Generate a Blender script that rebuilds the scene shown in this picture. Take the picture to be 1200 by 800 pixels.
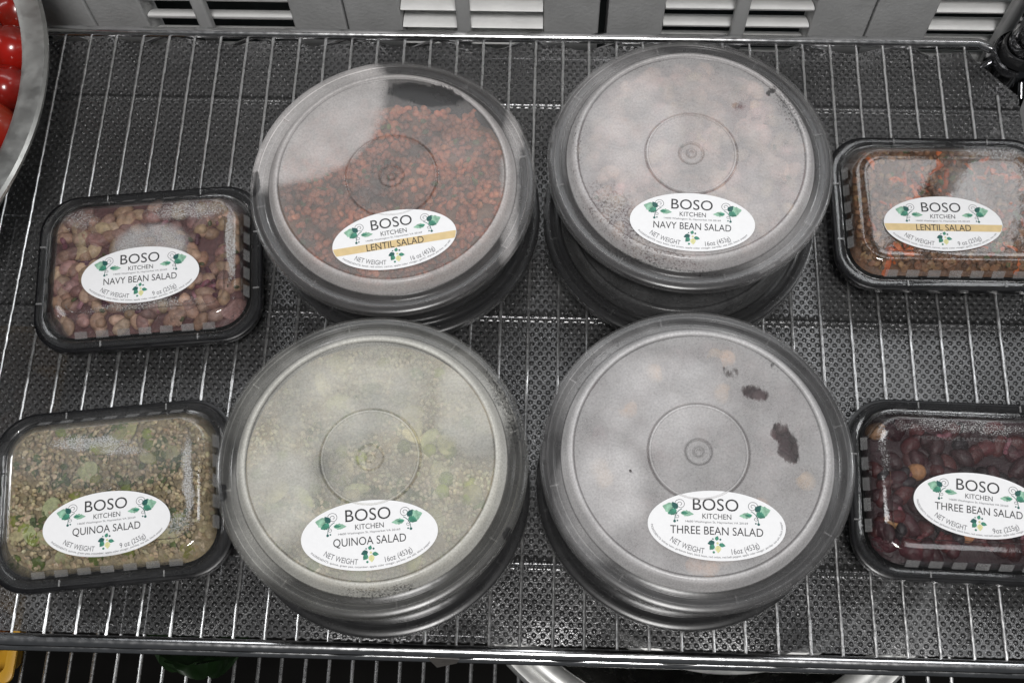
import bpy, math, random
from mathutils import Matrix, Vector, noise as mnoise
PI = math.pi
random.seed(7)
scene = bpy.context.scene
for o in list(bpy.data.objects):
    bpy.data.objects.remove(o)
COL = scene.collection

# ---------------------------------------------------------------- camera
cam_d = bpy.data.cameras.new('camera')
cam = bpy.data.objects.new('camera', cam_d); COL.objects.link(cam)
cam_d.sensor_fit = 'HORIZONTAL'; cam_d.sensor_width = 36.0
cam_d.lens = 1460.8 / 1200 * 36.0
cam_d.clip_start = 0.01; cam_d.clip_end = 50
R = Matrix(((0.99936914, -0.02099368, 0.02864581), (0.03015989, 0.92758595, -0.37239051), (-0.01875361, 0.37301954, 0.92763394)))
cam.matrix_world = Matrix.Translation((0.37319, -0.56493, 0.78996)) @ R.to_4x4()
scene.camera = cam

# ---------------------------------------------------------------- world, lamps, exposure
w = bpy.data.worlds.new('World'); scene.world = w; w.use_nodes = True
w.node_tree.nodes['Background'].inputs[0].default_value = (0.9, 0.95, 1.0, 1)
w.node_tree.nodes['Background'].inputs[1].default_value = 0.05
def area(name, loc, target, size, power, col=(1, 1, 1), sy=None):
    d = bpy.data.lights.new(name, 'AREA'); d.energy = power; d.size = size; d.color = col
    if sy: d.shape = 'RECTANGLE'; d.size_y = sy
    o = bpy.data.objects.new(name, d); COL.objects.link(o)
    o.location = loc
    o.rotation_euler = (Vector(target) - Vector(loc)).to_track_quat('-Z', 'Y').to_euler()
    return o
area('kitchen_lamp_key', (0.42, -0.92, 1.75), (0.37, -0.2, 0), 0.30, 25, (1, 0.985, 0.97))
area('kitchen_lamp_rear', (0.50, 0.95, 1.6), (0.36, -0.1, 0), 1.8, 15, (0.96, 0.98, 1.0), 0.7)
area('glint_strip_right', (2.2, 0.15, 1.5), (0.4, -0.2, 0), 0.25, 11, (0.98, 0.99, 1.0), 1.7)  # unseen strip added at the side so the wires glint
area('glint_strip_left', (-1.9, 0.15, 1.5), (0.4, -0.2, 0), 0.25, 11, (0.98, 0.99, 1.0), 1.7)  # matching strip added on the left for more wire glints
scene.view_settings.view_transform = 'Standard'
scene.view_settings.look = 'None'
scene.view_settings.exposure = 0.0
scene.view_settings.gamma = 1.0
scene.cycles.use_denoising = True
scene.cycles.transparent_max_bounces = 32
scene.cycles.max_bounces = 10
scene.cycles.sample_clamp_indirect = 4.0

# ---------------------------------------------------------------- node helpers
class NT:
    def __init__(s, name):
        s.m = bpy.data.materials.new(name); s.m.use_nodes = True
        s.t = s.m.node_tree; s.n = s.t.nodes; s.n.clear()
        s.out = s.n.new('ShaderNodeOutputMaterial')
    def put(s, sock, v):
        if isinstance(v, bpy.types.NodeSocket): s.t.links.new(v, sock)
        elif isinstance(v, (tuple, list)) and len(v) == 3 and sock.type == 'RGBA': sock.default_value = (*v, 1)
        else: sock.default_value = v
    def node(s, typ, ins=None, **props):
        n = s.n.new(typ)
        for k, v in props.items(): setattr(n, k, v)
        for k, v in (ins or {}).items(): s.put(n.inputs[k], v)
        return n
    def math(s, op, a, b=0.0, c=0.0, clamp=False):
        n = s.node('ShaderNodeMath', {0: a, 1: b, 2: c}, operation=op); n.use_clamp = clamp
        return n.outputs[0]
    def obj(s): return s.node('ShaderNodeTexCoord').outputs['Object']
    def noise(s, vec, scale, detail=3.0, rough=0.5):
        n = s.node('ShaderNodeTexNoise', {'Scale': scale, 'Detail': detail, 'Roughness': rough})
        s.t.links.new(vec, n.inputs['Vector']); return n.outputs['Fac']
    def maprange(s, v, a, b, c=0.0, d=1.0, smooth=False):
        n = s.node('ShaderNodeMapRange', {0: v, 1: a, 2: b, 3: c, 4: d})
        if smooth: n.interpolation_type = 'SMOOTHSTEP'
        return n.outputs[0]
    def mixc(s, f, a, b, blend='MIX'):
        n = s.node('ShaderNodeMix', data_type='RGBA', blend_type=blend)
        s.put(n.inputs[0], f); s.put(n.inputs[6], a); s.put(n.inputs[7], b); return n.outputs[2]
    def mixs(s, f, a, b):
        n = s.node('ShaderNodeMixShader'); s.put(n.inputs[0], f); s.put(n.inputs[1], a); s.put(n.inputs[2], b); return n.outputs[0]
    def bsdf(s, col, rough=0.5, metal=0.0, spec=0.5, normal=None, coat=0.0):
        n = s.node('ShaderNodeBsdfPrincipled', {'Base Color': col, 'Roughness': rough, 'Metallic': metal, 'Specular IOR Level': spec, 'Coat Weight': coat})
        if normal is not None: s.put(n.inputs['Normal'], normal)
        return n.outputs[0]
    def bump(s, h, dist, strength=1.0):
        n = s.node('ShaderNodeBump', {'Height': h, 'Distance': dist, 'Strength': strength}); return n.outputs[0]
    def done(s, sh):
        s.t.links.new(sh, s.out.inputs[0]); return s.m

def mat_plain(name, col, rough=0.5, metal=0.0, var=0.15, scale=60, bump=0.0, spec=0.5, coat=0.0):
    t = NT(name); v = t.obj()
    f = t.noise(v, scale, 5)
    k = t.maprange(f, 0.25, 0.75, 1 - var, 1 + var)
    c = t.mixc(1.0, col, k, 'MULTIPLY')
    rr = t.maprange(t.noise(v, scale * 2.7, 4), 0.3, 0.7, rough * 0.8, min(1, rough * 1.25))
    nm = t.bump(t.noise(v, scale * 8, 3), bump) if bump else None
    return t.done(t.bsdf(c, rr, metal, spec, nm, coat))

def blob(t, vec, cx, cy, rx, ry, rot=0.0, soft=0.4):
    n = t.node('ShaderNodeMapping', {'Location': (cx / 1000, cy / 1000, 0), 'Rotation': (0, 0, math.radians(rot)), 'Scale': (rx / 1000, ry / 1000, 1000)}, vector_type='TEXTURE')
    t.t.links.new(vec, n.inputs['Vector'])
    ln = t.node('ShaderNodeVectorMath', {0: n.outputs[0]}, operation='LENGTH').outputs['Value']
    return t.maprange(ln, 1 - soft, 1 + soft, 1.0, 0.0, True)

def mat_lid(name, base=0.05, blobs=(), holes=(), dots=(), specks=(), veil=(0.72, 0.72, 0.72), grain=0.5, rough=0.10, mottled=0.25, panel=None, bevel=None, gloss=1.0):
    """clear plastic under a film of condensation; blobs: fogged patches and painted lamp glare, holes: wiped or dripped clear, dots: beads of water and speckled glare"""
    t = NT(name); v = t.obj()
    wv = t.node('ShaderNodeTexNoise', {'Scale': 55.0, 'Detail': 3.0}); t.t.links.new(v, wv.inputs['Vector'])
    off = t.node('ShaderNodeVectorMath', {0: wv.outputs['Color'], 1: (0.5, 0.5, 0.5)}, operation='SUBTRACT').outputs[0]
    off = t.node('ShaderNodeVectorMath', {0: off, 'Scale': 0.012}, operation='SCALE').outputs[0]
    vw = t.node('ShaderNodeVectorMath', {0: v, 1: off}, operation='ADD').outputs[0]
    hi = t.noise(v, 900.0, 2); mid = t.noise(v, 45.0, 4)
    fog_glare = base
    if panel is not None:
        fog_glare = t.math('MAXIMUM', base, t.math('MULTIPLY', blob(t, v, 0, 0, 78, 78, 0, 0.03), panel))
        ring = t.math('MULTIPLY', blob(t, v, 0, 0, 80, 80, 0, 0.012), t.math('SUBTRACT', 1.0, blob(t, v, 0, 0, 73, 73, 0, 0.02)))
        fog_glare = t.math('MAXIMUM', fog_glare, t.math('MULTIPLY', ring, bevel))
    for b in blobs:
        amp = b[-1]; m = t.math('MULTIPLY', blob(t, vw, *b[:-1]), amp)
        fog_glare = t.math('MAXIMUM', fog_glare, m)
    g = t.maprange(hi, 0.3, 0.7, 1 - grain, 1 + grain)
    mm = t.maprange(mid, 0.3, 0.7, 1 - mottled, 1 + mottled)
    fog_glare = t.math('MULTIPLY', t.math('MULTIPLY', fog_glare, g), mm)
    for b in dots:     # beads and painted glare: high-contrast speckle
        amp = b[-1]; m = t.math('MULTIPLY', blob(t, vw, *b[:-1]), amp)
        sp = t.noise(v, 1300.0, 3, 0.7)
        lim = t.math('SUBTRACT', 0.86, t.math('MULTIPLY', m, 0.5))
        s = t.maprange(t.math('SUBTRACT', sp, lim), -0.03, 0.09, 0.0, 0.8)
        s = t.math('MULTIPLY', s, t.math('MINIMUM', t.math('MULTIPLY', m, 4.0), 1.0))
        fog_glare = t.math('MAXIMUM', fog_glare, s)
    for b in holes:
        amp = b[-1]; m = t.math('MULTIPLY', blob(t, vw, *b[:-1]), amp)
        sk = t.node('ShaderNodeMapping', {'Rotation': (0, 0, 0.5), 'Scale': (1.0, 0.35, 1.0)}); t.t.links.new(v, sk.inputs['Vector'])
        q = t.noise(sk.outputs[0], 420.0, 4, 0.65)
        q = t.maprange(t.math('ADD', q, t.math('MULTIPLY', t.math('SUBTRACT', m, 0.5), 1.1)), 0.42, 0.58)
        fog_glare = t.math('MULTIPLY', fog_glare, t.math('SUBTRACT', 1.0, t.math('MULTIPLY', q, 0.86)))
    for b in specks:                                        # drops that ran together and left clear points in the film
        amp = b[-1]; m = t.math('MULTIPLY', blob(t, vw, *b[:-1]), amp)
        sp = t.math('SUBTRACT', t.noise(v, 720.0, 2, 0.6), t.math('SUBTRACT', 0.80, t.math('MULTIPLY', m, 0.32)))
        q = t.math('MULTIPLY', t.maprange(sp, 0.0, 0.06), t.math('MINIMUM', t.math('MULTIPLY', m, 3.0), 1.0))
        fog_glare = t.math('MULTIPLY', fog_glare, t.math('SUBTRACT', 1.0, t.math('MULTIPLY', q, 0.8)))
    if panel is not None:                                   # moulded rings: shade and highlight lines painted into the film
        rr = t.node('ShaderNodeVectorMath', {0: t.node('ShaderNodeVectorMath', {0: v, 1: (1, 1, 0)}, operation='MULTIPLY').outputs[0]}, operation='LENGTH').outputs['Value']
        for rad, wd, k in ((29.5, 0.75, -0.55), (28.2, 0.6, 0.35), (7.6, 0.7, -0.5), (6.3, 0.5, 0.3), (2.6, 0.6, -0.4), (72.6, 0.7, -0.5), (74.0, 0.6, 0.3), (80.2, 0.5, -0.5), (84.5, 0.35, 0.9), (88.2, 0.35, 1.1)):
            dd = t.math('ABSOLUTE', t.math('SUBTRACT', rr, rad * 0.001))
            fog_glare = t.math('MULTIPLY', fog_glare, t.math('ADD', 1.0, t.maprange(dd, wd * 0.0004, wd * 0.001, k, 0.0, True)))
    fog_glare = t.math('MINIMUM', t.math('MAXIMUM', fog_glare, 0.0), 0.92)
    film = t.mixs(0.35, t.node('ShaderNodeBsdfDiffuse', {'Color': veil}).outputs[0], t.node('ShaderNodeBsdfTranslucent', {'Color': veil}).outputs[0])
    clear = t.node('ShaderNodeBsdfTransparent', {'Color': (0.95, 0.95, 0.95)}).outputs[0]
    body = t.mixs(fog_glare, clear, film)
    nm = t.bump(t.noise(v, 160.0, 3), 0.00006)
    fr = t.node('ShaderNodeFresnel', {'IOR': 1.45}).outputs[0]
    gl = t.node('ShaderNodeBsdfGlossy', {'Color': (1, 1, 1), 'Roughness': rough, 'Normal': nm}).outputs[0]
    return t.done(t.mixs(t.math('MULTIPLY', fr, gloss), body, gl))

# ---------------------------------------------------------------- materials
M = {}
M['chrome'] = mat_plain('chrome_wire', (0.80, 0.80, 0.81), 0.20, 1.0, 0.1, 90)
M['chrome_dark'] = mat_plain('smoked_chrome', (0.22, 0.22, 0.23), 0.12, 1.0, 0.1, 60)
M['steel'] = mat_plain('brushed_steel', (0.50, 0.50, 0.48), 0.38, 1.0, 0.12, 40)
M['bowl_shaded'] = mat_plain('shaded_steel', (0.42, 0.42, 0.41), 0.24, 1.0, 0.1, 30)  # lower bowl bodies: same steel, darkened to paint in their shade
M['bowl_rim'] = mat_plain('lit_steel_rim', (0.90, 0.90, 0.88), 0.5, 0.85, 0.15, 30)  # lower bowl rims: same steel, lightened to paint in the light they catch
M['wire'] = mat_plain('bright_wire', (0.90, 0.90, 0.90), 0.30, 0.95, 0.12, 140)
M['black'] = mat_plain('black_plastic', (0.006, 0.006, 0.007), 0.3, 0, 0.2, 40, spec=0.28)
M['collar'] = mat_plain('black_collar', (0.02, 0.02, 0.021), 0.13, 0, 0.2, 40, spec=0.7)
M['door'] = mat_plain('grey_door_paint', (0.46, 0.463, 0.463), 0.5, 0, 0.12, 35, bump=0.0004)
M['slat'] = mat_plain('lit_slat_paint', (0.90, 0.90, 0.89), 0.4, 0, 0.1, 45, bump=0.0003)  # same grey as the doors, lightened to paint in light on upturned slats
M['rod'] = mat_plain('tilt_rod_paint', (0.46, 0.463, 0.463), 0.45, 0, 0.1, 45)
M['wall'] = mat_plain('dark_wall', (0.045, 0.055, 0.055), 0.8, 0, 0.2, 6)
M['floor'] = mat_plain('dark_floor', (0.010, 0.0095, 0.009), 0.9, 0, 0.25, 5, spec=0.05)
M['tomato'] = None
M['yellow'] = mat_plain('yellow_plastic', (0.62, 0.33, 0.02), 0.4, 0, 0.15, 40)
M['rust'] = mat_plain('brown_food', (0.22, 0.075, 0.02), 0.6, 0, 0.5, 60, bump=0.002)
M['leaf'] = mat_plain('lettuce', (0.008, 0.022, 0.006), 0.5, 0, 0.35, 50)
M['paper'] = mat_plain('label_paper', (0.75, 0.75, 0.76), 0.42, 0, 0.02, 300, spec=0.4)
M['ink'] = mat_plain('label_ink', (0.018, 0.018, 0.02), 0.5, 0, 0.1, 300)
M['inkgrey'] = mat_plain('label_ink_soft', (0.10, 0.10, 0.11), 0.5, 0, 0.1, 300)
M['band'] = mat_plain('label_band', (0.62, 0.47, 0.24), 0.45, 0, 0.08, 250)
M['g1'] = mat_plain('leaf_print_pale', (0.22, 0.40, 0.29), 0.45, 0, 0.45, 450)
M['g2'] = mat_plain('leaf_print_mid', (0.035, 0.19, 0.125), 0.45, 0, 0.5, 450)
M['g3'] = mat_plain('leaf_print_dark', (0.008, 0.085, 0.075), 0.45, 0, 0.3, 450)
M['g4'] = mat_plain('leaf_print_gold', (0.62, 0.60, 0.30), 0.45, 0, 0.2, 450)
M['tape'] = mat_plain('grey_tape', (0.16, 0.15, 0.14), 0.35, 0, 0.2, 200)

def make_tomato_mat():
    t = NT('tomato_skin'); v = t.obj()
    r = t.node('ShaderNodeObjectInfo').outputs['Random']
    c = t.mixc(r, (0.13, 0.008, 0.006), (0.20, 0.022, 0.008))
    c = t.mixc(t.maprange(t.noise(v, 30, 3), 0.35, 0.7), c, (0.36, 0.01, 0.006))
    return t.done(t.bsdf(c, 0.22, 0, 0.5, None, 0.3))
M['tomato'] = make_tomato_mat()

def make_salad_mat():
    t = NT('dressed_salad'); v = t.obj()
    a = t.node('ShaderNodeVertexColor', layer_name='Col').outputs[0]
    k = t.maprange(t.noise(v, 320, 4), 0.25, 0.75, 0.6, 1.35)
    c = t.mixc(1.0, a, k, 'MULTIPLY')
    return t.done(t.bsdf(c, 0.46, 0, 0.4, t.bump(t.noise(v, 700, 3), 0.0005)))
M['salad'] = make_salad_mat()

def make_liner_mat():
    t = NT('dimpled_liner'); v = t.obj()
    sx = t.node('ShaderNodeSeparateXYZ', {0: v})
    A, B = 0.0058, 0.0070
    def lat(o):
        u = t.math('SUBTRACT', t.math('FRACT', t.math('ADD', t.math('DIVIDE', sx.outputs[0], A), 50 + o)), 0.5)
        q = t.math('SUBTRACT', t.math('FRACT', t.math('ADD', t.math('DIVIDE', sx.outputs[1], B), 100 + o)), 0.5)
        u = t.math('MULTIPLY', u, A); q = t.math('MULTIPLY', q, B)
        return t.math('SQRT', t.math('ADD', t.math('MULTIPLY', u, u), t.math('MULTIPLY', q, q)))
    d = t.math('MINIMUM', lat(0.0), lat(0.5))
    dome = t.maprange(d, 0.0005, 0.0018, 1.0, 0.0, True)
    h = t.math('ADD', dome, t.math('MULTIPLY', t.noise(v, 1100, 2), 0.12))
    h = t.math('ADD', h, t.math('MULTIPLY', t.noise(v, 30, 2), 0.5))
    for yb in (-0.057, -0.228, -0.399):                       # draped over the cross braces
        q = t.math('ABSOLUTE', t.math('SUBTRACT', sx.outputs[1], yb))
        h = t.math('ADD', h, t.math('MULTIPLY', t.maprange(q, 0.0002, 0.0042, 1.0, 0.0, True), 1.7))
    nm = t.bump(h, 0.0015)
    col = t.mixc(t.maprange(t.noise(v, 9, 4), 0.3, 0.7), (0.13, 0.13, 0.132), (0.22, 0.22, 0.222))
    face = t.bsdf(col, t.maprange(t.noise(v, 14, 6, 0.65), 0.3, 0.7, 0.17, 0.36), 0.78, 1.0, nm)
    clear = t.node('ShaderNodeBsdfTransparent', {'Color': (0.62, 0.62, 0.63)}).outputs[0]
    return t.done(t.mixs(0.86, clear, face))
M['liner'] = make_liner_mat()
M['tab'] = mat_lid('frosted_tab', 0.30, veil=(0.6, 0.6, 0.6), grain=0.2)
M['mark'] = mat_lid('moulded_letters', 0.16, veil=(0.75, 0.75, 0.75), grain=0.1)

# ---------------------------------------------------------------- mesh builder
class MB:
    def __init__(s): s.v = []; s.f = []; s.mi = []; s.c = []
    def add(s, vs, fs, mi=0, col=None):
        b = len(s.v); s.v.extend(vs)
        s.f.extend([tuple(b + i for i in f) for f in fs]); s.mi.extend([mi] * len(fs))
        if col is not None: s.c.extend([col] * len(vs))
    def lathe(s, prof, n=96, mi=0, closed=False, c=(0, 0)):
        vs = []; fs = []; rings = []
        for r, z in prof:
            if r < 1e-9: rings.append([len(vs)]); vs.append((c[0], c[1], z)); continue
            rings.append(list(range(len(vs), len(vs) + n)))
            for k in range(n):
                a = 2 * PI * k / n; vs.append((c[0] + r * math.cos(a), c[1] + r * math.sin(a), z))
        m = len(rings)
        for i in range(m if closed else m - 1):
            p, q = rings[i], rings[(i + 1) % m]
            if len(p) == 1 and len(q) == 1: continue
            for k in range(n):
                k2 = (k + 1) % n
                if len(p) == 1: fs.append((p[0], q[k2], q[k]))
                elif len(q) == 1: fs.append((p[k], p[k2], q[0]))
                else: fs.append((p[k], p[k2], q[k2], q[k]))
        s.add(vs, fs, mi)
    def loft(s, loops, mi=0, cap0=False, cap1=False, closed=False):
        n = len(loops[0]); vs = [p for l in loops for p in l]; fs = []
        m = len(loops)
        for i in range(m if closed else m - 1):
            j = (i + 1) % m
            for k in range(n):
                k2 = (k + 1) % n
                fs.append((i * n + k, i * n + k2, j * n + k2, j * n + k))
        if cap0: fs.append(tuple(reversed(range(n))))
        if cap1: fs.append(tuple(range((m - 1) * n, m * n)))
        s.add(vs, fs, mi)
    def box(s, c, d, mi=0, rot=None):
        hx, hy, hz = d[0] / 2, d[1] / 2, d[2] / 2
        vs = [Vector((x * hx, y * hy, z * hz)) for x in (-1, 1) for y in (-1, 1) for z in (-1, 1)]
        if rot: vs = [rot @ p for p in vs]
        vs = [tuple(p + Vector(c)) for p in vs]
        s.add(vs, [(0, 1, 3, 2), (4, 6, 7, 5), (0, 4, 5, 1), (2, 3, 7, 6), (0, 2, 6, 4), (1, 5, 7, 3)], mi)
    def tube(s, pts, r, n=10, mi=0, col=None, cap=True):
        pts = [Vector(p) for p in pts]; vs = []; fs = []
        up = Vector((0.123, 0.31, 0.94))
        for i, p in enumerate(pts):
            d = (pts[min(i + 1, len(pts) - 1)] - pts[max(i - 1, 0)]).normalized()
            a = d.cross(up)
            if a.length < 1e-4: a = d.cross(Vector((1, 0, 0)))
            a.normalize(); b = d.cross(a)
            rr = r[i] if isinstance(r, (list, tuple)) else r
            for k in range(n):
                q = p + a * (rr * math.cos(2 * PI * k / n)) + b * (rr * math.sin(2 * PI * k / n)); vs.append(tuple(q))
        for i in range(len(pts) - 1):
            for k in range(n):
                k2 = (k + 1) % n; fs.append((i * n + k, i * n + k2, (i + 1) * n + k2, (i + 1) * n + k))
        if cap:
            fs.append(tuple(range(n))); e = (len(pts) - 1) * n; fs.append(tuple(reversed(range(e, e + n))))
        s.add(vs, fs, mi, col)
    def build(s, name, mats, parent=None, smooth=40, loc=None):
        me = bpy.data.meshes.new(name); me.from_pydata(s.v, [], s.f)
        if not isinstance(mats, (list, tuple)): mats = [mats]
        for m in mats: me.materials.append(m)
        me.polygons.foreach_set('material_index', s.mi)
        if s.c:
            ca = me.color_attributes.new('Col', 'FLOAT_COLOR', 'POINT')
            ca.data.foreach_set('color', [x for c in s.c for x in (*c, 1.0)])
        if smooth:
            me.polygons.foreach_set('use_smooth', [True] * len(me.polygons))
            me.set_sharp_from_angle(angle=math.radians(smooth))
        me.update()
        o = bpy.data.objects.new(name, me); COL.objects.link(o)
        if parent: o.parent = parent
        if loc: o.location = loc
        return o

def tag(o, label, cat, group=None, kind=None):
    o['label'] = label; o['category'] = cat
    if group: o['group'] = group
    if kind: o['kind'] = kind
    return o
def empty(name, loc, rz=0.0):
    o = bpy.data.objects.new(name, None); COL.objects.link(o); o.empty_display_size = 0.02
    o.location = loc; o.rotation_euler = (0, 0, rz); return o
mm = 0.001
def P(prof): return [(r * mm, z * mm) for r, z in prof]
def rrect(hx, hy, r, z, n=10):
    out = []
    for cx, cy, a0 in ((hx - r, hy - r, 0), (-(hx - r), hy - r, 90), (-(hx - r), -(hy - r), 180), (hx - r, -(hy - r), 270)):
        for k in range(n + 1):
            a = math.radians(a0 + 90 * k / n); out.append(((cx + r * math.cos(a)) * mm, (cy + r * math.sin(a)) * mm, z * mm))
    return out

# ---------------------------------------------------------------- the setting
mb = MB(); mb.box((0.35, 0.2, -1.16), (6, 4, 0.1)); g = mb.build('floor', M['floor'], smooth=0); g['kind'] = 'structure'
mb = MB(); mb.box((0.35, 0.21, -0.41), (5, 0.05, 1.40)); g = mb.build('wall', M['wall'], smooth=0); g['kind'] = 'structure'
tag(g, 'dark wall behind the grey louvered doors', 'wall')

# louvered doors
DY = 0.030; TH = 0.026
doors = [(-0.196, 0.0072, 42, 'grey louvered door farthest left, its plain stile behind the steel bowl', None, 47),
         (0.0085, 0.2090, 42, 'grey louvered door behind the left end of the shelf, slats half open', 0.1005, 47),
         (0.2102, 0.4078, 43, 'grey louvered door with slats almost closed, behind the gap between the round tubs', 0.3030, 22),
         (0.4143, 0.6158, 43.5, 'grey louvered door with open slats, right of the wide black gap', 0.5145, 39),
         (0.6172, 0.8190, 46.5, 'grey louvered door behind the chrome corner post at the right', 0.7180, 36)]
for x0, x1, sw, lab, rx, ang in doors:
    d = empty('louvered_door', ((x0 + x1) / 2, DY, -0.5)); tag(d, lab, 'door', 'louvered doors behind the shelf')
    W = x1 - x0; Z0, Z1 = 0.0, 0.80; s = sw * mm
    for sg in (-1, 1):
        b = MB(); b.box((sg * (W / 2 - s / 2), TH / 2, 0.40), (s, TH, 0.80)); o = b.build('stile', M['door'], d, smooth=0)
        md = o.modifiers.new('bevel', 'BEVEL'); md.width = 0.0015; md.segments = 2
    for zc in (0.03, 0.77):
        b = MB(); b.box((0, TH / 2, zc), (W - 2 * s - 0.0005, TH - 0.004, 0.06)); b.build('rail', M['door'], d, smooth=0)
    b = MB(); a = math.radians(ang); z = 0.075
    rotm = Matrix.Rotation(a, 3, 'X')
    while z < 0.735:
        # tilted blade, outer edge up
        prof = []
        for k in range(16):
            t = 2 * PI * k / 16; y = 0.0145 * math.cos(t); zz = 0.0033 * math.sin(t)
            q = Matrix.Rotation(-a, 3, 'X') @ Vector((0, y, zz)); prof.append(q)
        jz = random.uniform(-0.0005, 0.0005)
        l0 = [(-(W / 2 - s) + 0.0006, TH / 2 + q.y, z + jz + q.z) for q in prof]
        l1 = [((W / 2 - s) - 0.0006, TH / 2 + q.y, z + jz + q.z) for q in prof]
        b.loft([l0, l1], cap0=True, cap1=True); z += 0.0217
    b.build('slat_panel', M['slat'], d, smooth=40)
    if rx is not None:
        b = MB(); xx = rx - (x0 + x1) / 2
        b.box((xx, -0.0065, 0.40), (0.0105, 0.009, 0.66)); o = b.build('tilt_rod', M['rod'], d, smooth=0)
        md = o.modifiers.new('bevel', 'BEVEL'); md.width = 0.002; md.segments = 2

# ---------------------------------------------------------------- wire shelves
def wire_shelf(x0, x1, z0, wx, ys, lab, wire_r, dz=-0.028):
    t = empty('wire_shelf', (x0, -0.456, z0)); tag(t, lab, 'shelf', 'wire shelves of the rack')
    ox, oy = -x0, 0.456
    def prt(name, fn, m=M['chrome']):
        b = MB(); fn(b); return b.build(name, m, t)
    for yy, nm in ((-0.456, 'front_rod'), (0.0, 'rear_rod')):
        if yy == 0.0 and x1 < 0.75:
            pts = [(x0 + ox, yy + oy, 0.0005), (0.690 + ox, yy + oy, 0.0005), (0.697 + ox, -0.0015 + oy, -0.001), (0.708 + ox, -0.006 + oy, -0.003)]
        else: pts = [(x0 + ox, yy + oy, 0.0005), (x1 + ox, yy + oy, 0.0005)]
        prt(nm, lambda b: b.tube(pts, 0.0040, 14))
        prt(nm.replace('rod', 'lower_rod'), lambda b: b.tube([(x0 + ox, yy + oy, dz), (x1 + ox, yy + oy, dz)], 0.0034, 12))
        def zig(b):
            pts = []; x = x0; k = 0
            while x < x1 - 0.02:
                pts.append((x + ox, yy + oy, -0.0035 if k % 2 else dz + 0.003)); x += 0.035; k += 1
            b.tube(pts, 0.0018, 6)
        prt(nm.replace('rod', 'truss'), zig)
    for i, x in enumerate(wx):
        j = random.uniform(-0.0004, 0.0004); ye = -0.004
        if x > 0.695: ye = -0.045
        def wr(b):
            N = 120 if z0 == 0.0 else 12
            pts = []; rad = []
            for q in range(N + 1):
                f = q / N; e = 0.0 if q in (0, N) else 0.00016
                pts.append((x + ox + j + random.uniform(-e, e), -0.4525 + oy + (0.4525 + ye) * f, -0.0005)); rad.append(wire_r * (1 + (random.uniform(-0.22, 0.16) if z0 == 0.0 else 0)))
            b.tube(pts, rad, 8)
        prt('wire', wr, M['wire'])
    for y in ys:
        prt('cross_brace', lambda b: b.tube([(x0 + ox, y + oy, -0.0054), (x1 + ox, y + oy, -0.0054)], 0.0026, 10))
    return t
wire_shelf(-0.24, 0.716, 0.0, [i * 0.02 for i in range(-11, 36)], (-0.057, -0.228, -0.399), 'upper chrome wire shelf carrying the salad tubs', 0.00105)
wire_shelf(-0.24, 0.760, -0.310, [-0.0966 + 0.0205 * i for i in range(-4, 41)], (-0.057, -0.228, -0.399), 'lower chrome wire shelf seen in the strip below the front rod', 0.0017)

# liner: a dimpled sheet lying on the wires, gently sagging between them, its rear edge curling
def liner():
    b = MB(); nx, ny = 236, 90
    vs = []; x0, x1, y0, y1 = -0.235, 0.716, -0.4505, -0.0062
    for j in range(ny + 1):
        for i in range(nx + 1):
            x = x0 + (x1 - x0) * i / nx; y = y0 + (y1 - y0) * j / ny
            lim = 0.6905 - x                           # corner cut off beside the post
            if x > 0.684: y = min(y, -0.010 - (x - 0.684) * 1.05 - 0.0004 * (ny - j) * 0)
            z = -0.00225 + 0.00012 * math.sin(2 * PI * (x / 0.02) + PI / 2)
            e = max(0, (y + 0.034) / 0.028)
            z += e * e * (0.0002 + 0.0022 * math.sin(x * 2 * PI / 0.066) + 0.0012 * math.sin(x * 2 * PI / 0.029 + 1))
            f = max(0, (-0.438 - y) / 0.0125)
            z += f * 0.0010 * math.sin(x * 2 * PI / 0.11 + 2)
            vs.append((x, y - e * e * 0.003 * math.sin(x * 2 * PI / 0.066 + 1), z))
    fs = []
    for j in range(ny):
        for i in range(nx):
            a = j * (nx + 1) + i; fs.append((a, a + 1, a + nx + 2, a + nx + 1))
    b.add(vs, fs)
    o = b.build('shelf_liner', M['liner'], smooth=80)
    tag(o, 'smoky dimpled plastic liner sheet spread under the wires of the upper shelf', 'shelf liner')
liner()

# corner post
pt = empty('rack_post', (0.7185, -0.012, -1.11)); tag(pt, 'round chrome corner post with black collar at top right of the shelf', 'post')
b = MB()
prof = [(0, 0), (0.0127, 0)]
z = 0.02
while z < 2.1:
    prof += [(0.0127, z - 0.0012), (0.0120, z), (0.0127, z + 0.0012)]; z += 0.0254
prof += [(0.0127, 2.12), (0, 2.12)]
b.lathe(prof, 32); b.build('pole', M['chrome_dark'], pt)
b = MB(); b.lathe([(0.0136, 1.090), (0.0215, 1.090), (0.0205, 1.112), (0.0192, 1.118), (0.0186, 1.119), (0.0180, 1.117), (0.0176, 1.112), (0.0136, 1.111)], 40, closed=True)
b.build('shelf_collar', M['chrome_dark'], pt)
b = MB(); b.lathe([(0.0130, 1.086), (0.0166, 1.086), (0.0158, 1.123), (0.0150, 1.1265), (0.0140, 1.127), (0.0130, 1.126)], 40, closed=True)
b.build('sleeve', M['collar'], pt)
b = MB(); b.tube([(-0.019, -0.003, 1.109), (-0.026, -0.006, 1.106), (-0.031, -0.010, 1.098), (-0.032, -0.012, 1.082)], 0.0028, 10); b.tube([(0.001, -0.021, 1.109), (0.001, -0.030, 1.104), (0.001, -0.036, 1.085)], 0.0028, 10)
b.build('corner_bracket', M['chrome_dark'], pt)

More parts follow.
